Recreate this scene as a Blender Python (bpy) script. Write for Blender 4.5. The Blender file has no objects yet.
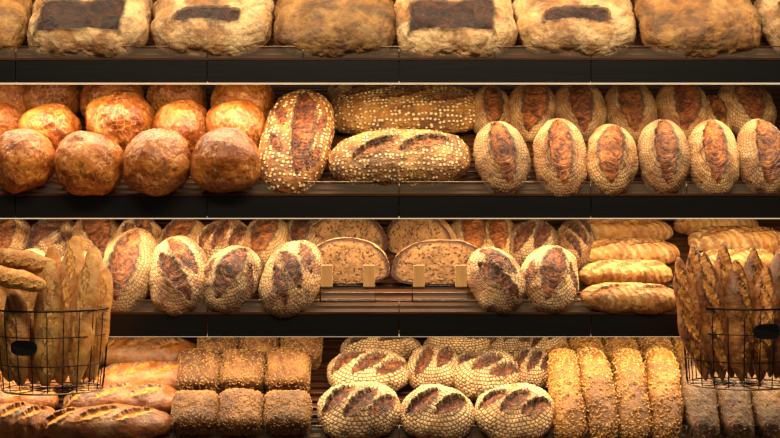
import bpy, math, random
import numpy as np
from mathutils import Matrix, Vector
random.seed(7)
D=4.0; S=0.003; AL=math.radians(30)
col=bpy.context.scene.collection
ROWS={1:59,2:194,3:312,4:437}
def Wp(px,py,y):
    k=S*(D+y)/D
    return Vector(((px-390)*k,y,(219-py)*k))
ZF={k:(219-v)*S for k,v in ROWS.items()}

# ---------------------------------------------------------------- noise
def _hash(i,j,k,s):
    with np.errstate(over='ignore'):
        n=(i.astype(np.uint32)*np.uint32(374761393)+j.astype(np.uint32)*np.uint32(668265263)+k.astype(np.uint32)*np.uint32(1274126177)+np.uint32((s*974711+1013)%4294967295))
        n=(n^(n>>np.uint32(13)))*np.uint32(1274126177)
        n=n^(n>>np.uint32(16))
    return n.astype(np.float64)/4294967295.0
def vnoise(P,s):
    P=P+100.0
    I=np.floor(P).astype(np.int64); F=P-I; F=F*F*(3-2*F)
    r=0
    for a in (0,1):
        wa=F[:,0] if a else 1-F[:,0]
        for b in (0,1):
            wb=F[:,1] if b else 1-F[:,1]
            for c in (0,1):
                wc=F[:,2] if c else 1-F[:,2]
                r=r+_hash(I[:,0]+a,I[:,1]+b,I[:,2]+c,s)*wa*wb*wc
    return r*2-1
def fbm(P,s,o=3):
    r=0;a=1;f=1
    for q in range(o):
        r=r+a*vnoise(P*f,s+q*17); a*=.5; f*=2.03
    return r
def sst(a,b,x):
    t=np.clip((x-a)/(b-a),0,1); return t*t*(3-2*t)

# ---------------------------------------------------------------- base sphere
_cache={}
def qsphere(N):
    if N in _cache: return _cache[N]
    g=np.tan(np.linspace(-1,1,N+1)*math.pi/4)
    U,V=np.meshgrid(g,g,indexing='ij'); U=U.ravel();V=V.ravel();O=np.ones_like(U)
    pts=[];quads=[]
    idx=np.arange((N+1)*(N+1)).reshape(N+1,N+1)
    q=np.stack([idx[:-1,:-1],idx[1:,:-1],idx[1:,1:],idx[:-1,1:]],-1).reshape(-1,4)
    fl=[(U,V,O,0),(V,U,-O,0),(O,U,V,0),(-O,V,U,0),(V,O,U,0),(U,-O,V,0)]
    off=0
    for a,b,c,_ in fl:
        pts.append(np.stack([a,b,c],1)); quads.append(q+off); off+=len(U)
    P=np.concatenate(pts);Q=np.concatenate(quads)
    key=np.round(P*1e5).astype(np.int64)
    u,first,inv=np.unique(key,axis=0,return_index=True,return_inverse=True)
    inv=inv.ravel()
    P=P[first];Q=inv[Q]
    P=P/np.linalg.norm(P,axis=1)[:,None]
    _cache[N]=(P,Q); return P,Q

def mkmesh(name,P,Q,mats,attrs={},smooth=True):
    me=bpy.data.meshes.new(name)
    me.from_pydata([tuple(p) for p in P],[],[tuple(int(i) for i in q) for q in Q])
    for k,v in attrs.items():
        if v.ndim==1:
            a=me.attributes.new(k,'FLOAT','POINT'); a.data.foreach_set('value',v.astype(np.float32))
        else:
            a=me.attributes.new(k,'FLOAT_VECTOR','POINT'); a.data.foreach_set('vector',v.astype(np.float32).ravel())
    for m in mats: me.materials.append(m)
    me.polygons.foreach_set('use_smooth',[smooth]*len(me.polygons))
    me.update(); return me

def slash_fn(x,y,cuts,seed):
    cut=np.zeros_like(x); dz=np.zeros_like(x); edge=np.zeros_like(x)
    rng=np.random.RandomState(seed)
    for (x0,y0,x1,y1,w,dep,ear) in cuts:
        dx,dy=x1-x0,y1-y0; L=math.hypot(dx,dy)
        t=((x-x0)*dx+(y-y0)*dy)/L/L
        d=((x-x0)*(-dy)+(y-y0)*dx)/L
        tt=np.clip(t,0,1)
        d=d+w*.55*(rng.rand()-.3)*np.sin(math.pi*tt)+0.0018*np.sin(t*29+x0*90)+.0014*np.sin(t*67+seed)
        hw=w*np.sin(math.pi*tt)**.65+1e-5
        s=np.abs(d)/hw
        inside=(t>0)&(t<1)
        c=np.where(inside,1-sst(.85,1.08,s),0)
        cut=np.maximum(cut,c)
        dz-=dep*c*(0.5+0.5*np.clip(d/hw,-1,1))
        dz+=np.where(inside,ear*np.exp(-((d/hw-1.1)/.2)**2)*np.sin(math.pi*tt)**.5,0)
        dz+=np.where(inside,.4*ear*np.exp(-((d/hw+1.1)/.2)**2)*np.sin(math.pi*tt)**.5,0)
        edge=np.maximum(edge,np.where(inside,np.exp(-((s-1.0)/.14)**2),0))
    return cut,dz,edge

def loaf(name,L,W,T,mat,n=2.0,m=2.3,cuts=(),rects=(),seed=1,N=44,lump=.004,flat=.55,point=0,wav=0,clip=None,mats2=None,mid=.0016,dots=0):
    d,Q=qsphere(N)
    a,b,c=L/2,W/2,T/2
    ax=np.abs(d)
    r=(((ax[:,0]**n+ax[:,1]**n)**(m/n)+ax[:,2]**m))**(-1/m)
    p=d*r[:,None]
    x=p[:,0];y=p[:,1];z=p[:,2]
    zz=np.where(z<0,z*flat,z)
    zz=zz-(1-flat)/2; zz=zz/((1+flat)/2)
    if point:
        f=(1-point*np.abs(x)**3); y=y*f; zz=zz*(1-point*.7*np.abs(x)**3)
    X=x*a;Y=y*b;Z=zz*c
    if wav: Y=Y+wav*np.sin(x*7+seed)*(1-x*x)
    P=np.stack([X,Y,Z],1)
    nr=np.stack([x/a,y/b,p[:,2]/c],1); nr/=np.linalg.norm(nr,axis=1)[:,None]
    low=fbm(P*13+seed*3.1,seed,2); md=fbm(P*42,seed+3,3); fine=fbm(P*120,seed+5,2)
    P=P+nr*(lump*low+mid*md+mid*.35*fine)[:,None]
    top=sst(-.05,.3,d[:,2])
    cut,dz,edge=slash_fn(X,Y,cuts,seed)
    for (cx,cy,hx,hy) in rects:
        e=.006*fbm(P*30,seed+9,3)
        k=sst(.006,-.004,np.abs(X-cx)-hx+e)*sst(.006,-.004,np.abs(Y-cy)-hy+e)
        cut=np.maximum(cut,k); dz+=-.005*k+.008*k*(1-k)*4
        edge=np.maximum(edge,(k*(1-k)*4)**2*.6)
    cut=cut*top; edge=edge*top; P[:,2]+=dz*top
    ph=np.arccos(np.clip(d[:,2],-1,1)); s=np.maximum(np.sin(ph),1e-4)
    pat=np.stack([d[:,0]/s*ph,d[:,1]/s*ph,d[:,2]*0],1)
    A={'cut':cut,'pat':pat,'edge':edge}
    if clip is not None:
        yc=-clip*b
        msk=P[:,1]<yc
        P[:,1]=np.where(msk,yc+.0015*fine,P[:,1])
        fm=msk[Q].all(axis=1)
        me=mkmesh(name,P,Q[~fm],[mat],A)
        used=np.unique(Q[fm]); mp=-np.ones(len(P),int); mp[used]=np.arange(len(used))
        Pu=P[used].copy()
        zb=Pu[:,2]/c; zo=zb*((1+flat)/2)+(1-flat)/2; zo=np.where(zo<0,zo/flat,zo)
        rr=(np.abs(Pu[:,0]/a)**m+np.abs(zo)**m)**(1/m)
        me2=mkmesh(name+'_crumb',Pu,mp[Q[fm]],[mats2],{'rim':rr})
        return dict(me=me,L=L,W=W,T=T,child=('crumb_face',me2,None))
    me=mkmesh(name,P,Q,[mat],A)
    return dict(me=me,L=L,W=W,T=T,child=None,P=P,nr=nr)

def add_seeds(pr,mat,count,size=.0075,seed=3,zmin=-.1):
    rng=np.random.RandomState(seed)
    P=pr['P'];nr=pr['nr']
    ok=np.where(nr[:,2]>zmin)[0]
    ids=rng.choice(ok,count,replace=False)
    V=[];F=[]
    for i in ids:
        n=Vector(nr[i]); t=n.orthogonal().normalized()
        t=Matrix.Rotation(rng.rand()*6.28,3,n)@t
        b=n.cross(t); s=size*(.7+.6*rng.rand()); o=Vector(P[i])+n*s*.12
        k=len(V)
        V+= [o+t*s*.6,o-t*s*.5,o+b*s*.33,o-b*s*.33,o+n*s*.3,o-n*s*.3]
        F+= [(k,k+2,k+4),(k+2,k+1,k+4),(k+1,k+3,k+4),(k+3,k,k+4),(k+2,k,k+5),(k+1,k+2,k+5),(k+3,k+1,k+5),(k,k+3,k+5)]
    me=bpy.data.meshes.new('seed_topping'); me.from_pydata(V,[],F); me.materials.append(mat)
    pr['child']=('seed_topping',me,'stuff')
    return pr

# ---------------------------------------------------------------- materials
def nt(name):
    m=bpy.data.materials.new(name); m.use_nodes=True
    t=m.node_tree; t.nodes.clear()
    o=t.nodes.new('ShaderNodeOutputMaterial'); p=t.nodes.new('ShaderNodeBsdfPrincipled')
    t.links.new(p.outputs[0],o.inputs[0]); return m,t,p
def setin(t,sock,v):
    if hasattr(v,'is_output') : t.links.new(v,sock)
    else: sock.default_value=v
def math_(t,op,a,b=0.0,c=0.0,clamp=False):
    n=t.nodes.new('ShaderNodeMath'); n.operation=op; n.use_clamp=clamp
    setin(t,n.inputs[0],a); setin(t,n.inputs[1],b); setin(t,n.inputs[2],c); return n.outputs[0]
def mix_(t,f,a,b,blend='MIX'):
    n=t.nodes.new('ShaderNodeMix'); n.data_type='RGBA'; n.blend_type=blend
    setin(t,n.inputs[0],f); setin(t,n.inputs[6],a); setin(t,n.inputs[7],b); return n.outputs[2]
def ramp_(t,f,stops):
    n=t.nodes.new('ShaderNodeValToRGB'); e=n.color_ramp.elements
    while len(e)<len(stops): e.new(.5)
    for q,(p,c) in zip(e,stops):
        q.position=p; q.color=c if len(c)==4 else (*c,1)
    t.links.new(f,n.inputs[0]); return n.outputs[0]
def smooth_(t,v,a,b,o0=0,o1=1):
    mr=t.nodes.new('ShaderNodeMapRange'); mr.interpolation_type='SMOOTHSTEP'; t.links.new(v,mr.inputs[0])
    for i,q in enumerate((a,b,o0,o1)): mr.inputs[i+1].default_value=q
    return mr.outputs[0]
def noise_(t,vec,scale,detail=5,rough=.6,w=None,dist=0):
    n=t.nodes.new('ShaderNodeTexNoise'); n.noise_dimensions='4D' if w is not None else '3D'
    t.links.new(vec,n.inputs['Vector']); n.inputs['Scale'].default_value=scale
    n.inputs['Detail'].default_value=detail; n.inputs['Roughness'].default_value=rough; n.inputs['Distortion'].default_value=dist
    if w is not None: t.links.new(w,n.inputs['W'])
    return n.outputs['Fac']
def c3(h):
    h=h.lstrip('#'); v=[int(h[i:i+2],16)/255 for i in (0,2,4)]
    return tuple((x/12.92 if x<=.04045 else ((x+.055)/1.055)**2.4) for x in v)+(1,)

def mat_bread(name,dark,mid,light,flour='#d9bd8c',famt=0.0,flo=.35,fhi=.6,pattern='plain',ps=.011,pr=.35,cut=('#3a1c0c','#8a4c1e','#c08040'),rough=.6,bump=.35,nscale=14,crack=0,cutscale=40,edgec='#2c1207',mort=.22,fnoise=1.0,soft=.3):
    m,t,p=nt(name)
    tc=t.nodes.new('ShaderNodeTexCoord'); O=tc.outputs['Object']
    oi=t.nodes.new('ShaderNodeObjectInfo'); R=oi.outputs['Random']; Wv=math_(t,'MULTIPLY',R,30)
    ap=t.nodes.new('ShaderNodeAttribute'); ap.attribute_name='pat'
    ac=t.nodes.new('ShaderNodeAttribute'); ac.attribute_name='cut'; CUT=ac.outputs['Fac']
    ae=t.nodes.new('ShaderNodeAttribute'); ae.attribute_name='edge'; EDGE=ae.outputs['Fac']
    n1=noise_(t,O,nscale,6,.66,Wv,.5)
    crust=ramp_(t,n1,[(.36,c3(dark)),(.5,c3(mid)),(.64,c3(light))])
    nf=noise_(t,O,200,3,.7)
    sp=t.nodes.new('ShaderNodeSeparateXYZ'); t.links.new(ap.outputs['Vector'],sp.inputs[0])
    so=t.nodes.new('ShaderNodeSeparateXYZ'); t.links.new(O,so.inputs[0])
    nj=noise_(t,O,22,3,.5,Wv); 
    PH=math_(t,'SQRT',math_(t,'ADD',math_(t,'MULTIPLY',sp.outputs[0],sp.outputs[0]),math_(t,'MULTIPLY',sp.outputs[1],sp.outputs[1])))
    TH=math_(t,'ARCTAN2',sp.outputs[1],sp.outputs[0])
    if pattern=='coil':
        cb=t.nodes.new('ShaderNodeCombineXYZ')
        t.links.new(math_(t,'MULTIPLY_ADD',TH,.095,math_(t,'MULTIPLY',nj,.03)),cb.inputs[0])
        t.links.new(math_(t,'MULTIPLY_ADD',PH,.095,math_(t,'MULTIPLY',nj,.022)),cb.inputs[1])
        b=t.nodes.new('ShaderNodeTexBrick'); t.links.new(cb.outputs[0],b.inputs['Vector']); b.inputs['Scale'].default_value=1/ps
        b.inputs['Brick Width'].default_value=1.0; b.inputs['Row Height'].default_value=1.0; b.inputs['Mortar Size'].default_value=mort; b.inputs['Mortar Smooth'].default_value=1
        mask=math_(t,'MULTIPLY_ADD',b.outputs['Fac'],-(1-soft),1.0)
    elif pattern=='dots':
        v=t.nodes.new('ShaderNodeTexVoronoi'); t.links.new(O,v.inputs['Vector']); v.inputs['Scale'].default_value=1/ps; v.inputs['Randomness'].default_value=.5
        mask=smooth_(t,v.outputs['Distance'],pr+.14,pr-.1)
    elif pattern=='spiral':
        u=math_(t,'ADD',math_(t,'MULTIPLY_ADD',so.outputs[1],.7,so.outputs[0]),math_(t,'MULTIPLY',nj,.05))
        mask=smooth_(t,math_(t,'SINE',math_(t,'MULTIPLY',u,6.283/ps)),-.9,.9,soft,1)
    else: mask=None
    fn=noise_(t,O,10,6,.7,Wv,.5)
    f=math_(t,'MULTIPLY',smooth_(t,fn,flo,fhi,.1,1),famt)
    f=math_(t,'MULTIPLY',f,math_(t,'MULTIPLY_ADD',nf,1.5*fnoise,1-.85*fnoise,clamp=True))
    f=math_(t,'MULTIPLY',f,smooth_(t,PH,1.2,1.9,1,.2))
    if mask is not None: f=math_(t,'MULTIPLY',f,mask)
    color=mix_(t,f,crust,c3(flour))
    if crack:
        v=t.nodes.new('ShaderNodeTexVoronoi'); v.feature='DISTANCE_TO_EDGE'; t.links.new(O,v.inputs['Vector']); v.inputs['Scale'].default_value=60
        k=ramp_(t,v.outputs['Distance'],[(.0,(1,1,1)),(.12,(0,0,0))])
        k=math_(t,'MULTIPLY',k,crack)
        k=math_(t,'MULTIPLY',k,smooth_(t,noise_(t,O,18,3,.5,Wv),.42,.62))
        color=mix_(t,k,color,c3('#d8a05c'))
        s2=smooth_(t,noise_(t,O,90,2,.5,Wv),.58,.68)
        color=mix_(t,math_(t,'MULTIPLY',s2,crack),color,c3('#d8a060'))
        s3=smooth_(t,noise_(t,O,60,3,.6,Wv),.44,.34)
        color=mix_(t,math_(t,'MULTIPLY',s3,.7),color,c3('#4c1c06'))
    n3=noise_(t,O,cutscale,5,.68,Wv,1.2)
    cc=ramp_(t,n3,[(.38,c3(cut[0])),(.5,c3(cut[1])),(.66,c3(cut[2]))])
    color=mix_(t,CUT,color,cc)
    color=mix_(t,math_(t,'MULTIPLY',EDGE,.85),color,c3(edgec))
    hv=t.nodes.new('ShaderNodeHueSaturation'); t.links.new(color,hv.inputs['Color'])
    t.links.new(math_(t,'MULTIPLY_ADD',R,.5,.74),hv.inputs['Value'])
    t.links.new(hv.outputs[0],p.inputs['Base Color'])
    rr=math_(t,'MULTIPLY_ADD',f,.35,rough,clamp=True); t.links.new(rr,p.inputs['Roughness'])
    h=math_(t,'MULTIPLY',nf,.35)
    h=math_(t,'ADD',h,math_(t,'MULTIPLY',noise_(t,O,60,4,.65),1.3))
    if mask is not None: h=math_(t,'ADD',h,math_(t,'MULTIPLY',mask,.8))
    h=math_(t,'ADD',h,math_(t,'MULTIPLY',math_(t,'MULTIPLY',CUT,n3),1.5))
    bp=t.nodes.new('ShaderNodeBump'); bp.inputs['Strength'].default_value=1; bp.inputs['Distance'].default_value=.012*bump
    t.links.new(h,bp.inputs['Height']); t.links.new(bp.outputs[0],p.inputs['Normal'])
    return m
def mat_plain(name,colr,rough=.5,metal=0,nz=0,alpha=1,c2=None,scale=(20,20,20)):
    m,t,p=nt(name)
    p.inputs['Base Color'].default_value=c3(colr); p.inputs['Roughness'].default_value=rough; p.inputs['Metallic'].default_value=metal; p.inputs['Alpha'].default_value=alpha
    if c2:
        tc=t.nodes.new('ShaderNodeTexCoord'); mp=t.nodes.new('ShaderNodeMapping'); mp.inputs['Scale'].default_value=scale
        t.links.new(tc.outputs['Object'],mp.inputs[0])
        n=noise_(t,mp.outputs[0],1,6,.65,dist=.6)
        t.links.new(ramp_(t,n,[(.3,c3(colr)),(.7,c3(c2))]),p.inputs['Base Color'])
        bp=t.nodes.new('ShaderNodeBump'); bp.inputs['Strength'].default_value=.3; bp.inputs['Distance'].default_value=.002
        t.links.new(n,bp.inputs['Height']); t.links.new(bp.outputs[0],p.inputs['Normal'])
    return m

M={}
M['weave']=mat_bread('oval_crust','#4e2408','#784216','#985c24',flour='#d8b47a',famt=.68,flo=.36,fhi=.62,pattern='coil',ps=.0105,cut=('#3c1604','#7c3e10','#b26c28'),edgec='#240d04')
M['weavedark']=mat_bread('sourdough_crust','#341506','#622f0e','#905420',flour='#d6b37c',famt=.8,flo=.38,fhi=.6,pattern='coil',ps=.0115,cut=('#240d05','#58280b','#9a5a24'),edgec='#200b04')
M['rings']=mat_bread('ringed_crust','#3c1b08','#6a3910','#945a24',flour='#e0c08c',famt=.95,flo=.3,fhi=.57,pattern='coil',ps=.0125,mort=.28,soft=.12,cut=('#200c04','#502409','#8e501e'),edgec='#200b04')
M['dots']=mat_bread('dotted_crust','#4a220a','#784416','#9c6222',flour='#eccb8e',famt=1,flo=.0,fhi=.42,pattern='dots',ps=.0135,pr=.33,cut=('#2a0f05','#5e2a0c','#9c5822'),bump=.6,fnoise=.8)
M['dots2']=mat_bread('spiked_crust','#56300c','#8a581c','#ae7a36',flour='#eccc94',famt=1,flo=.0,fhi=.42,pattern='dots',ps=.0125,pr=.33,cut=('#381806','#784212','#b2742c'),bump=.7,fnoise=.7)
M['flour']=mat_bread('floury_crust','#40200a','#805022','#aa7c42',flour='#dabb88',famt=.8,flo=.4,fhi=.62,cut=('#150703','#2a1108','#48240e'),bump=.6,cutscale=25)
M['flourbrown']=mat_bread('brown_crust','#3e220a','#704518','#986a2c',flour='#c49e60',famt=.5,flo=.42,fhi=.68,bump=.65)
M['roll']=mat_bread('roll_crust','#682c0a','#964e14','#b67026',famt=0,rough=.4,crack=.55,bump=.35,nscale=10)
M['torp']=mat_bread('torpedo_crust','#784412','#a06424','#c0863c',flour='#e2c084',famt=.65,flo=.4,fhi=.64,pattern='spiral',ps=.026,soft=.25,cut=('#6c390d','#985a1b','#c08438'),edgec='#522609')
M['bag']=mat_bread('baguette_crust','#8c4c16','#b8762a','#d49c4a',flour='#e8c48a',famt=.4,flo=.4,fhi=.65,cut=('#bc7c34','#d8a050','#e8c07c'),rough=.48,edgec='#602c06',bump=.22,nscale=9)
M['bagdark']=mat_bread('dark_baguette_crust','#421a06','#743c10','#a06022',flour='#d8ac74',famt=.35,flo=.45,fhi=.7,cut=('#8c4a12','#b8782a','#dca050'),rough=.42,bump=.25,nscale=9)
M['seed']=mat_bread('seeded_crust','#522c0a','#7c4c14','#9a6822',famt=0,bump=.5)
M['seedbrown']=mat_bread('seeded_brown_crust','#4a2a10','#704620','#906432',famt=0,bump=.6)
M['darkloaf']=mat_bread('dark_crust','#261006','#44220a','#683a12',flour='#c0a070',famt=.2,bump=.5)
M['halfcrust']=mat_bread('rye_crust','#40200a','#784618','#9c6628',flour='#dcb480',famt=.6,flo=.35,fhi=.6,bump=.5)
M['seeds']=mat_plain('sesame_seeds','#80521e',.6,c2='#c4944c',scale=(150,150,150))
M['seeds2']=mat_plain('oat_flakes','#6c4622',.7,c2='#b4864a',scale=(150,150,150))
m,t,p=nt('crumb'); tc=t.nodes.new('ShaderNodeTexCoord'); O=tc.outputs['Object']
ar=t.nodes.new('ShaderNodeAttribute'); ar.attribute_name='rim'
base=ramp_(t,noise_(t,O,35,5,.6),[(.35,c3('#664420')),(.65,c3('#8c643a'))])
hol=ramp_(t,noise_(t,O,110,3,.6),[(.38,(1,1,1)),(.46,(0,0,0))])
cc=mix_(t,hol,base,c3('#3c220e'))
cc=mix_(t,ramp_(t,ar.outputs['Fac'],[(.86,(0,0,0)),(.94,(1,1,1))]),cc,c3('#38190a'))
t.links.new(cc,p.inputs['Base Color']); p.inputs['Roughness'].default_value=.85
bp=t.nodes.new('ShaderNodeBump'); bp.inputs['Strength'].default_value=.6; bp.inputs['Distance'].default_value=.003; bp.invert=True
t.links.new(hol,bp.inputs['Height']); t.links.new(bp.outputs[0],p.inputs['Normal']); M['crumb']=m
M['wood']=mat_plain('slat_wood','#241006',.32,c2='#4e2a12',scale=(3,60,60))
M['backwood']=mat_plain('back_panel_wood','#160c06',.6,c2='#26160b',scale=(2,40,40))
M['black']=mat_plain('black_metal','#060505',.35,.1,c2='#0b0a09',scale=(3,3,30))
M['wire']=mat_plain('wire_metal','#100d0c',.35,.7)
M['rail']=mat_plain('rail_metal','#8a7256',.3,.9)
M['peg']=mat_plain('light_wood','#b8844a',.6,c2='#d4a066',scale=(60,60,12))
M['acr']=mat_plain('clear_acrylic','#a89880',.05,alpha=.08)
M['floor']=mat_plain('floor_tile','#3a2c22',.5,c2='#4c3a2c',scale=(4,4,4))
m,t,p=nt('led_diffuser'); p.inputs['Base Color'].default_value=(1,.9,.7,1); p.inputs['Emission Color'].default_value=(1,.78,.48,1); p.inputs['Emission Strength'].default_value=.6; M['led']=m

# ---------------------------------------------------------------- protos
PR={}
for v in range(3):
    j=.006*(v-1)
    PR['oval%d'%v]=loaf('oval_loaf',.25,.15,.095,M['weave'],n=2.15,cuts=[(-.110,j,.108,-j,.031+.003*v,.017,.012)],seed=11+v,lump=.006,mid=.002)
    PR['sour%d'%v]=loaf('sour_loaf',.24,.17,.10,M['weavedark'],n=2.1,cuts=[[(-.10,-.03,.05,.04,.023,.014,.011),(-.03,-.055,.10,.015,.022,.014,.011)],[(-.105,.012,.10,-.01,.032,.015,.012),(-.04,.05,.05,.075,.010,.008,.006),(-.04,-.055,.06,-.067,.010,.008,.006)],[(-.10,-.03,.00,.05,.017,.012,.009),(-.05,-.05,.05,.05,.019,.013,.010),(.01,-.06,.095,.01,.017,.012,.009)]][v],seed=21+v,lump=.007,mid=.002)
    PR['ring%d'%v]=loaf('ring_loaf',.25,.16,.105,M['rings'],n=2.15,cuts=[[(-.11,-.025,-.0,.045,.019,.013,.010),(-.05,-.045,.06,.035,.020,.013,.010),(.02,-.05,.11,.01,.018,.012,.009)],[(-.105,-.03,.01,.035,.022,.014,.010),(-.01,-.04,.10,.02,.022,.014,.010)],[(-.11,-.005,-.01,.035,.018,.013,.009),(-.05,-.03,.055,.03,.020,.013,.010),(.01,-.04,.11,.0,.018,.013,.009)]][v],seed=31+v,lump=.007,mid=.002)
for v in range(4):
    PR['roll%d'%v]=loaf('roll',.2,.195,.165,M['roll'],n=2.1,m=2.15,seed=41+v,lump=.009,flat=.7,mid=.0025)
PR['big0']=loaf('big_loaf',.354,.33,.12,M['flour'],n=3.2,m=2.6,rects=[(-.01,-.058,.120,.064)],seed=51,lump=.010,N=56,mid=.0038)
PR['big1']=loaf('big_loaf',.354,.33,.12,M['flour'],n=3.2,m=2.6,rects=[(-.008,-.066,.092,.025)],seed=52,lump=.010,N=56,mid=.0038)
PR['big2']=loaf('big_loaf',.354,.33,.12,M['flourbrown'],n=3.2,m=2.6,seed=53,lump=.010,N=50,mid=.0038)
PR['tall']=loaf('tall_loaf',.42,.2,.11,M['dots'],n=2.5,cuts=[(-.17,-.03,.18,.0,.032,.014,.011),(-.1,.025,-.02,.07,.014,.009,.006),(.0,.035,.1,.07,.014,.009,.006),(-.15,-.05,-.05,-.08,.012,.009,.006),(-.02,-.055,.08,-.075,.010,.008,.005)],seed=61,N=56,mid=.002)
PR['bat0']=loaf('batard',.47,.2,.115,M['dots2'],n=2.8,cuts=[(-.18,.02,-.04,.055,.016,.011,.009),(-.08,-.01,.08,.04,.018,.012,.010),(.04,-.03,.19,.02,.017,.012,.010)],seed=62,N=60,mid=.002)
PR['bat1']=loaf('batard',.43,.2,.12,M['dots2'],n=2.6,cuts=[(-.15,-.04,.01,.02,.022,.013,.010),(-.01,-.03,.16,.03,.022,.013,.010)],seed=63,N=60,mid=.002)
for v in range(2):
    PR['torp%d'%v]=loaf('torpedo',.3,.1,.08,M['torp'],n=3.2,m=2.5,cuts=[(-.12,-.022,-.03,.02,.010,.006,.004),(-.04,-.022,.05,.02,.010,.006,.004),(.04,-.022,.12,.015,.010,.006,.004)] if v else [(-.13,-.02,.0,.012,.009,.006,.004),(.0,-.015,.13,.02,.009,.006,.004)],point=.15,seed=71+v,wav=.003)
for v in range(3):
    cs=[(x-.05,-.013,x+.05,.013,.012,.006,.005) for x in (-.15,-.05,.05,.15)]
    PR['bag%d'%v]=loaf('baguette',.46,.078,.066,M['bag'],n=3.4,m=2.3,cuts=cs,point=.35,seed=81+v,N=52,wav=.003,lump=.0025,mid=.0009,flat=.8)
    PR['bagd%d'%v]=loaf('baguette',.46,.082,.07,M['bagdark'],n=2.8,m=2.3,cuts=[(x-.065,-.016,x+.065,.016,.014,.008,.008) for x in (-.13,-.02,.09,.175)],point=.75,seed=91+v,N=52,wav=.004,lump=.003,mid=.0012,flat=.8)
    PR['stick%d'%v]=loaf('country_baguette',.36,.11,.075,M['bagdark'],n=3.0,m=2.4,cuts=[(x-.055,-.026,x+.055,.026,.015,.009,.007) for x in (-.12,-.02,.08)],point=.25,seed=101+v,N=48,wav=.004,lump=.006)
for v in range(2):
    PR['square%d'%v]=add_seeds(loaf('square_loaf',.137,.13,.1,M['seedbrown'],n=5,m=4,seed=111+v,lump=.005),M['seeds2'],1100,.0065,5+v,-.9)
    PR['slong%d'%v]=add_seeds(loaf('seeded_loaf',.33,.1,.085,M['seed'],n=3.0,m=2.5,seed=113+v,lump=.007,mid=.0025),M['seeds'],600,.0085,7+v)
PR['dlong0']=add_seeds(loaf('dark_loaf',.33,.1,.085,M['darkloaf'],n=2.8,m=2.4,seed=115,lump=.006),M['seeds2'],250,.006,9)
PR['half0']=loaf('half_loaf',.27,.22,.13,M['halfcrust'],n=2.2,m=2.3,seed=121,clip=.15,mats2=M['crumb'],flat=.35,N=56)
PR['half1']=loaf('half_loaf',.27,.22,.13,M['halfcrust'],n=2.3,m=2.4,seed=122,clip=.1,mats2=M['crumb'],flat=.3,N=56)

# ---------------------------------------------------------------- placement
def spawn(pr,name,mat4,label,cat,group):
    ob=bpy.data.objects.new(name,pr['me']); col.objects.link(ob); ob.matrix_world=mat4
    ob['label']=label; ob['category']=cat
    if group: ob['group']=group
    if pr['child']:
        cn,cm,kind=pr['child']
        ch=bpy.data.objects.new(cn,cm); col.objects.link(ch); ch.parent=ob
        if kind: ch['kind']=kind
    return ob
nrm=Vector((0,-math.sin(AL),math.cos(AL)))
def put(key,row,cx,cy,L,W,T,rot,tip,name,label,group,cat='bread',extra=0,roll=0,theta=None):
    pr=PR[key]; th=AL+math.radians(tip) if theta is None else math.radians(theta)
    R=(Matrix.Rotation(th,3,'X')@Matrix.Rotation(math.radians(rot),3,'Z')@Matrix.Rotation(math.radians(roll),3,'X'))
    y=.1; nl=R.transposed()@nrm
    Z0=(219-cy)*S
    for _ in range(12):
        k=S*(D+y)/D
        dims=Vector((L*k,W*k,T*k))
        h=math.sqrt(sum((dims[i]/2*nl[i])**2 for i in range(3)))+extra
        y=(Z0-ZF[row]-h/math.cos(AL))/(math.tan(AL)-Z0/D)
    pos=Wp(cx,cy,y)
    sc=Matrix.Diagonal((dims[0]/pr['L'],dims[1]/pr['W'],dims[2]/pr['T'],1))
    return spawn(pr,name,Matrix.Translation(pos)@R.to_4x4()@sc,label,cat,group)
def along(H,T,tip):
    th=AL+math.radians(tip); v=H*H-(T*math.cos(th))**2
    return math.sqrt(max(v,(H*.4)**2))/math.sin(th)

# row 1
g='large floury loaves on the top shelf'
for cx,k in ((-32,'big2'),(90,'big0'),(213,'big1'),(335,'big2'),(454,'big0'),(575,'big1'),(697,'big2'),(820,'big0')):
    lab={'big0':'large floury rectangular sourdough loaf with wide dark crust patch','big1':'large flour-dusted square loaf with narrow dark slit patch','big2':'large plain brown floury loaf with rough matte crust'}[k]
    put(k,1,cx,17,122,114,40,0,12,'large_loaf',lab,g)
# row 2 rolls
g='round glazed rolls on the second shelf'
for i,(cx,cy,r,lev) in enumerate([(24,161,33,0),(89,163,34,0),(157,162,35,0),(225,160,35,0),
    (2,128,26,1),(50,131,31,1),(120,123,35,1),(183,129,31,1),(236,130,32,1),
    (8,98,30,2),(50,97,31,2),(112,97,32,2),(178,99,31,2),(243,103,32,2)]):
    put('roll%d'%(i%4),2,cx,cy,2*r,2*r-2,r*1.78,random.uniform(0,360),4,'bread_roll','round glossy orange-brown crusty bread roll'+(' at shelf edge' if lev==0 else ' behind other rolls'),g)
g2='dotted flour loaves on the second shelf'
put('tall',2,296,139,along(110,36,18),70,36,84,18,'dotted_loaf','long upright dark-slashed loaf with flour-dotted crust beside rolls',g2)
put('bat0',2,407,109,162,along(54,38,12),38,2,12,'dotted_loaf','long floury dotted loaf with shallow diagonal slashes lying crosswise',g2)
put('bat1',2,400,157,144,along(58,40,12),40,3,12,'dotted_loaf','long dotted loaf with two dark slashes at shelf edge',g2)
put('sour0',2,362,92,70,52,30,0,0,'oval_loaf','pale floury loaf tucked behind long dotted loaves','floury oval loaves on the second shelf')
g='floury oval loaves on the second shelf'
for i,(cx,cy,w,H) in enumerate([(502,157,55,76),(560,156,54,78),(612,158,53,74),(664,156,53,78),(713,156,52,76),(763,156,53,78)]):
    put('oval%d'%(i%3),2,cx,cy,along(H,34,26),w,34,random.choice((90,270))+random.uniform(-6,6),26,'oval_loaf','upright oval loaf with basket-weave flour and brown central slash',g)
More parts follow.
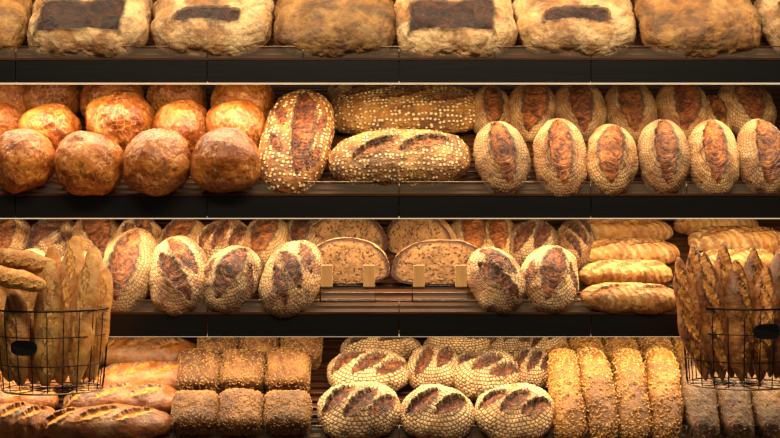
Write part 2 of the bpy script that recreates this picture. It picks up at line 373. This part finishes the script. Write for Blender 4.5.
for i,(cx,cy,w,H) in enumerate([(492,112,42,58),(531,110,52,64),(580,110,54,64),(630,110,54,64),(682,108,54,64),(746,106,58,64)]):
    put('oval%d'%((i+1)%3),2,cx,cy,along(H,30,24),w,30,random.choice((90,270))+random.uniform(-8,8),24,'oval_loaf','oval floury loaf with central slash standing behind front loaves',g)
put('oval0',2,716,116,60,34,24,90,15,'oval_loaf','narrow brown loaf wedged between floury oval loaves',g)
# row 3
g='floury sourdough loaves on the third shelf'
for i,(cx,cy,w,H,rt) in enumerate([(127,269,58,82,82),(178,274,62,76,100),(231,278,60,66,255),(291,277,59,74,70),(496,279,56,66,112),(551,278,60,66,264)]):
    put('sour%d'%((i+2)%3) if i else 'oval1',3,cx,cy,along(H,34,24),w,34,rt,24,'sourdough_loaf','floury sourdough oval with dark diagonal slashes at shelf edge',g)
for i,(cx,cy,w,H,rt) in enumerate([(8,240,54,48,90),(50,239,54,50,60),(96,238,54,50,120),(137,242,54,50,85),(180,242,52,50,60),(222,242,58,50,20),(266,242,56,52,70),(302,238,48,48,90),(470,240,50,50,100),(530,243,58,50,30),(498,240,44,48,90),(575,243,42,48,80)]):
    put('sour%d'%(i%3) if i%2 else 'oval%d'%(i%3),3,cx,cy,max(w,along(H,32,16)),w-2,32,rt,16,'sourdough_loaf','floury sourdough oval piled behind the front loaves',g)
for i,cx in enumerate((28,75)):
    put('sour%d'%i,3,cx,280,along(62,30,24),50,30,90,24,'sourdough_loaf','floury sourdough oval behind the hanging basket',g)
g='cut rye loaves on the third shelf'
put('half0',3,347,261,86,56,46,0,0,'half_loaf','halved brown rye loaf with cut crumb face outward',g,theta=3)
put('half1',3,441,262,98,56,45,0,0,'half_loaf','wide halved rye loaf with cut crumb facing outward',g,theta=3)
put('half1',3,346,235,80,46,44,6,0,'half_loaf','halved rye loaf stacked behind another cut loaf',g,theta=8)
put('half0',3,420,236,78,50,46,-30,0,'half_loaf','halved rye loaf turned sideways behind cut loaf',g,theta=8)
g='long torpedo loaves on the third shelf'
for i,(cx,cy,L,H,rt) in enumerate([(630,297,98,28,-1),(626,273,96,26,1),(628,252,102,27,2),(620,231,110,26,2),(738,240,98,28,0),(735,262,92,26,2),(733,284,90,26,-2),(728,302,88,26,0),(716,224,84,24,0)]):
    put('torp%d'%(i%2),3,cx,cy,L,along(H,26,4),26,rt,4,'torpedo_loaf','long golden torpedo loaf with floury rings lying crosswise',g)
# row 4
g='dark country baguettes on the bottom shelf'
for i,(cx,cy,L,H,rt) in enumerate([(148,352,108,32,-2),(146,377,112,32,3),(122,400,120,34,1),(106,423,136,32,2),(18,420,80,34,-4),(40,377,100,32,2),(8,399,100,32,0),(48,352,98,32,0)]):
    put('stick%d'%(i%3),4,cx,cy,L,along(H,28,4),28,rt,4,'country_baguette','dark golden slashed country baguette lying crosswise in pile',g)
g='oat-crusted square loaves on the bottom shelf'
for i,(cx,cy,w) in enumerate([(195,413,46),(241,413,46),(287,413,46),(200,373,44),(243,372,44),(288,372,44),(218,346,40),(259,346,40),(301,346,40)]):
    put('square%d'%(i%2),4,cx,cy,w+1,44,33,0,16,'square_loaf','brown square loaf coated with oat flakes in a block',g)
g='slashed floury loaves on the bottom shelf'
for i,(cx,cy,w,H,rt) in enumerate([(359,409,88,52,6),(437,412,76,50,-4),(514,411,84,52,5),(368,371,86,44,2),(434,368,58,44,20),(486,373,74,48,-6),(532,369,48,42,10),(381,347,82,32,0),(458,345,72,30,0),(512,347,52,30,0),(546,346,46,32,20)]):
    put('ring%d'%(i%3),4,cx,cy,w,along(H,36,10),36,rt,10,'slashed_loaf','floury oval loaf with dark diagonal slashes lying crosswise',g)
g='seeded long loaves on the bottom shelf'
for i,cx in enumerate((566,598,631,664)):
    put('slong%d'%(i%2),4,cx,394,along(86,30,18),36,30,90+random.uniform(-5,5),18,'seeded_loaf','golden long loaf thickly coated with sesame seeds',g)
for i,cx in enumerate((550,585,619,654,688)):
    put('slong%d'%((i+1)%2),4,cx,346,48,36,30,90,6,'seeded_loaf','golden sesame-seeded loaf behind the front seeded loaves',g)
for i,cx in enumerate((699,733,767)):
    put('dlong0',4,cx,400,along(78,30,18),34,30,90,18,'dark_loaf','dark brown long loaf with few seeds below hanging basket',g)
for i,cx in enumerate((725,762)):
    put('dlong0',4,cx,352,44,36,28,90,6,'dark_loaf','dark brown loaf behind others on the bottom shelf',g)

# ---------------------------------------------------------------- shelves
def box_mesh(name,boxes,mat,bev=0):
    V=[];F=[]
    for (x0,x1,y0,y1,z0,z1) in boxes:
        k=len(V)
        V+=[(x,y,z) for x in (x0,x1) for y in (y0,y1) for z in (z0,z1)]
        F+=[(k,k+1,k+3,k+2),(k+4,k+6,k+7,k+5),(k,k+4,k+5,k+1),(k+2,k+3,k+7,k+6),(k,k+2,k+6,k+4),(k+1,k+5,k+7,k+3)]
    me=bpy.data.meshes.new(name); me.from_pydata(V,[],F); me.materials.append(mat); return me
def child(name,me,par,mw=None,label=None,bev=0):
    ob=bpy.data.objects.new(name,me); col.objects.link(ob); ob.parent=par
    if mw is not None: ob.matrix_local=mw
    if bev:
        b=ob.modifiers.new('b','BEVEL'); b.width=bev; b.segments=2
    if label: ob['label']=label
    return ob
def tube(paths,r,seg=8):
    V=[];F=[]
    for pts,closed in paths:
        pts=[Vector(p) for p in pts]; n=len(pts); base=len(V); prev=None
        for i,p in enumerate(pts):
            if closed: tg=(pts[(i+1)%n]-pts[i-1]).normalized()
            else: tg=(pts[min(i+1,n-1)]-pts[max(i-1,0)]).normalized()
            if prev is None: u=tg.orthogonal().normalized()
            else: u=(prev-tg*prev.dot(tg)).normalized()
            prev=u; w=tg.cross(u)
            for s in range(seg):
                a=2*math.pi*s/seg; V.append(p+(u*math.cos(a)+w*math.sin(a))*r)
        for i in range(n if closed else n-1):
            for s in range(seg):
                a=base+i*seg+s; b=base+i*seg+(s+1)%seg; j=(i+1)%n
                F.append((a,b,base+j*seg+(s+1)%seg,base+j*seg+s))
        if not closed:
            F.append(tuple(base+s for s in range(seg))[::-1]); F.append(tuple(base+(n-1)*seg+s for s in range(seg)))
    return V,F
def tube_mesh(name,paths,r,mat,seg=8):
    V,F=tube(paths,r,seg); me=bpy.data.meshes.new(name); me.from_pydata(V,[],F); me.materials.append(mat)
    me.polygons.foreach_set('use_smooth',[True]*len(me.polygons)); return me
XH=1.42; DEP=.66
for row,lab in ((1,'top slatted bakery shelf with black front panel holding large loaves'),(2,'slatted bakery shelf with black front panel holding rolls and ovals'),(3,'slatted bakery shelf with black front panel holding sourdough'),(4,'lowest slatted bakery shelf holding slashed and seeded loaves')):
    zf=ZF[row]
    e=bpy.data.objects.new('bakery_shelf',None); col.objects.link(e); e.location=(0,0,zf)
    e['label']=lab; e['category']='shelf'; e['group']='stacked bakery display shelves'
    slats=[]; s=.0
    while s<DEP/math.cos(AL):
        slats.append((-XH,XH,s,s+.020,-.012,-.0005)); s+=.036
    child('slatted_deck',box_mesh('slatted_deck',slats,M['wood']),e,Matrix.Rotation(AL,4,'X'),bev=.002)
    for x in (-1.38,-.86,-.29,.28,.86,1.38):
        child('deck_runner',box_mesh('deck_runner',[(x-.015,x+.015,.0,DEP/math.cos(AL),-.035,-.0125)],M['backwood']),e,Matrix.Rotation(AL,4,'X'))
    hgt=.066 if row<4 else .08
    ed=[-XH]+[(17+191*i-390)*S for i in range(0,5)]+[XH]
    for a,b in zip(ed[:-1],ed[1:]):
        child('fascia_panel',box_mesh('fascia_panel',[(a+.0012,b-.0012,-.02,-.004,-hgt-.006,-.006)],M['black']),e,bev=.0015)
    child('front_trim',box_mesh('front_trim',[(-XH,XH,-.022,-.002,-.0055,.001)],M['wood']),e)
    zr=.036
    paths=[([(-XH,-.012,zr),(XH,-.012,zr)],False)]
    for i in range(0,11):
        x=ed[1]-.2865+.2865*i
        if abs(x)<XH: paths.append(([(x,-.012,0.001),(x,-.012,zr)],False))
    child('wire_rail',tube_mesh('wire_rail',paths,.0016,M['rail']),e)
    child('acrylic_lip',box_mesh('acrylic_lip',[(-XH,XH,-.0095,-.0075,.001,zr)],M['acr']),e)
    if row<4:
        child('led_strip',box_mesh('led_strip',[(-XH,XH,.0,.014,-hgt-.009,-hgt-.001)],M['led']),e,label='warm glowing light strip')
def area(x,y,z,sx,sy,power,colr,rx,spread=180):
    l=bpy.data.lights.new('shelf_or_fill_light','AREA'); l.shape='RECTANGLE'; l.size=sx; l.size_y=sy; l.energy=power; l.color=colr; l.spread=math.radians(spread)
    o=bpy.data.objects.new('shelf_or_fill_light',l); col.objects.link(o); o.location=(x,y,z); o.rotation_euler=(rx,0,0); return o
WARM=(1,.77,.48)
for row in (1,2,3):
    area(0,.022,ZF[row]-.08,2.7,.02,16,WARM,math.radians(14))
area(0,.0,ZF[1]+.34,2.7,.03,6,WARM,math.radians(14))
area(0,-1.8,2.1,3.2,.4,115,(1,.82,.58),math.radians(40))  # added warm frontal fill, stands in for room light; not a shelf lamp
def struct(name,me):
    o=bpy.data.objects.new(name,me); col.objects.link(o); o['kind']='structure'; return o
struct('wall_back',box_mesh('wall_back',[(-2.2,2.2,.70,.76,-1.05,2.2)],M['backwood']))
struct('floor',box_mesh('floor',[(-2.2,2.2,-4.4,.76,-1.1,-1.05)],M['floor']))

# ---------------------------------------------------------------- baskets
def basket(cx,ytop,ybot,rt,rb,tagx,tagy,lab):
    yc=-.195; k=S*(D+yc)/D
    c=Wp(cx,ybot,yc); H=(ybot-ytop)*k; RT=rt*k; RB=rb*k
    e=bpy.data.objects.new('wire_basket',None); col.objects.link(e); e.location=c
    e['label']=lab; e['category']='basket'; e['group']='hanging baguette baskets'
    def ring(r,z,n=48): return ([(r*math.cos(2*math.pi*i/n),r*math.sin(2*math.pi*i/n),z) for i in range(n)],True)
    def rad(f): return RB+(RT-RB)*f**.8
    paths=[ring(rad(f),H*f) for f in (0,.33,.68)]+[ring(RB*.5,0)]
    nw=22
    for i in range(nw):
        a=2*math.pi*i/nw
        paths.append(([(rad(f)*math.cos(a),rad(f)*math.sin(a),H*f) for f in (0,.25,.5,.75,1)],False))
    for i in range(6):
        a=math.pi*i/6; paths.append(([(RB*math.cos(a),RB*math.sin(a),0),(-RB*math.cos(a),-RB*math.sin(a),0)],False))
    child('wire_body',tube_mesh('wire_body',paths,.0016,M['wire'],6),e)
    child('rim',tube_mesh('rim',[ring(RT,H)],.0028,M['wire']),e)
    child('base_ring',tube_mesh('base_ring',[ring(RB+.001,-.001)],.0026,M['rail']),e)
    for s in (-1,1):
        x=s*RT*.45; y0=math.sqrt(RT*RT-x*x); zt=ZF[3]-c.z+.003
        pts=[(x,y0,H),(x,y0,max(H+.004,zt)),(x,.0-yc-.002,max(H+.004,zt)),(x,.0-yc-.002,max(H+.004,zt)-.01)]
        child('hook',tube_mesh('hook',[(pts,False)],.002,M['wire']),e)
    f=(ybot-tagy)/(ybot-ytop); rr=rad(f)+.004
    dx=(tagx-cx)*k*1.0; a=math.asin(max(-.95,min(.95,dx/rr)))
    V=[];F=[];n=32
    for q,off in enumerate((0,.004)):
        for i in range(n):
            th=2*math.pi*i/n; u=.040*math.copysign(abs(math.cos(th))**.7,math.cos(th)); v=.021*math.copysign(abs(math.sin(th))**.7,math.sin(th))
            aa=a+u/rr; V.append(((rr+off)*math.sin(aa),-(rr+off)*math.cos(aa),f*H+v))
    F=[tuple(range(n))[::-1],tuple(range(n,2*n))]+[(i,(i+1)%n,n+(i+1)%n,n+i) for i in range(n)]
    me=bpy.data.meshes.new('tag'); me.from_pydata(V,[],F); me.materials.append(M['black'])
    child('tag',me,e,label='blank black oval tag plate')
basket(53,308,388,56,49,38,343,'round black wire basket of pale baguettes hung on shelf')
basket(738,306,383,55,50,752,327,'round black wire basket of dark baguettes hung on shelf')
def stand(key,b,tp,y0,y1,w,name,label,group,roll=0):
    pr=PR[key]; A=Wp(b[0],b[1],y0); B=Wp(tp[0],tp[1],y1)
    X=(B-A); L=X.length; X.normalize(); Zv=Vector((0,-1,0)); Zv=(Zv-X*Zv.dot(X)).normalized(); Y=Zv.cross(X)
    R=Matrix((X,Y,Zv)).transposed()@Matrix.Rotation(roll,3,'X')
    k=w*S*(D+y0)/D
    spawn(pr,name,Matrix.Translation((A+B)/2)@R.to_4x4()@Matrix.Diagonal((L/pr['L'],k/pr['W'],k*.85/pr['T'],1)),label,'bread',group)
g='pale baguettes in the wire basket'
lb='golden crusty baguette standing in black wire basket'
for i,(b,tp,y0,y1,w) in enumerate([((20,386),(14,286),-.275,-.28,24),((45,386),(50,262),-.285,-.29,25),((74,385),(93,254),-.27,-.26,25),
    ((10,382),(-8,262),-.19,-.20,25),((34,383),(30,258),-.205,-.21,25),((60,384),(76,236),-.205,-.20,26),((90,380),(106,268),-.20,-.19,22),
    ((24,380),(12,250),-.125,-.13,26),((52,380),(52,246),-.12,-.12,26),((82,380),(94,246),-.13,-.11,26)]):
    stand('bag%d'%(i%3),b,tp,y0,y1,w,'baguette',lb,g,random.uniform(-.5,.5))
for i,(b,tp,y,w) in enumerate([((56,266),(-14,255),-.25,20),((46,286),(-16,272),-.35,20)]):
    stand('bag%d'%(i%3),b,tp,y,y,w,'baguette','short golden baguette end lying across basket top',g)
g='dark baguettes in the wire basket'
lb='dark brown pointed twisted baguette standing in wire basket'
for i,(b,tp,y0,y1,w) in enumerate([((706,380),(678,258),-.25,-.26,28),((723,382),(704,252),-.275,-.28,29),((742,383),(736,260),-.285,-.30,30),((760,382),(767,266),-.275,-.28,29),((776,379),(800,266),-.25,-.26,28),
    ((712,378),(692,244),-.18,-.175,29),((732,378),(723,243),-.19,-.19,29),((752,378),(754,247),-.19,-.19,29),((770,378),(783,243),-.18,-.17,29)]):
    stand('bagd%d'%(i%3),b,tp,y0,y1,w,'baguette',lb,g,random.uniform(-.6,.6))

# ---------------------------------------------------------------- sign holders
for xa,xb in ((327,369),(419,461)):
    y=-.045; c=Wp((xa+xb)/2,300,y); k=S*(D+y)/D
    e=bpy.data.objects.new('sign_holder',None); col.objects.link(e); e.location=c
    e['label']='clear card holder with two wooden clips on shelf rail'; e['category']='sign holder'; e['group']='card holders in front of cut loaves'
    hw=(xb-xa)/2*k
    for s in (-1,1):
        child('wooden_clip',box_mesh('wooden_clip',[(s*hw-.017,s*hw+.017,-.009,.009,13*k,35*k)],M['peg']),e,bev=.002,label='light wooden clip block')
    pts=[([(-hw-.02,0,-.005),(-hw-.02,0,14*k),(hw+.02,0,14*k),(hw+.02,0,-.005),(-hw-.02,0,-.005)],False)]
    for s in (-1,1): pts.append(([(s*hw,0,-.005),(s*hw,.033,-.005)],False))
    child('wire_frame',tube_mesh('wire_frame',pts,.0024,M['wire']),e)
    child('card_sleeve',box_mesh('card_sleeve',[(-hw-.018,hw+.018,-.0015,.0015,-.004,13*k)],M['acr']),e)

# ---------------------------------------------------------------- camera / world
cam=bpy.data.cameras.new('camera'); cam.sensor_width=36; cam.lens=36*D/(780*S)
co=bpy.data.objects.new('camera',cam); col.objects.link(co); co.location=(0,-D,0); co.rotation_euler=(math.pi/2,0,0)
bpy.context.scene.camera=co
w=bpy.data.worlds.new('world'); bpy.context.scene.world=w; w.use_nodes=True
w.node_tree.nodes['Background'].inputs[0].default_value=(1,.8,.6,1); w.node_tree.nodes['Background'].inputs[1].default_value=.06
vs=bpy.context.scene.view_settings
vs.view_transform='Standard'
vs.exposure=.15
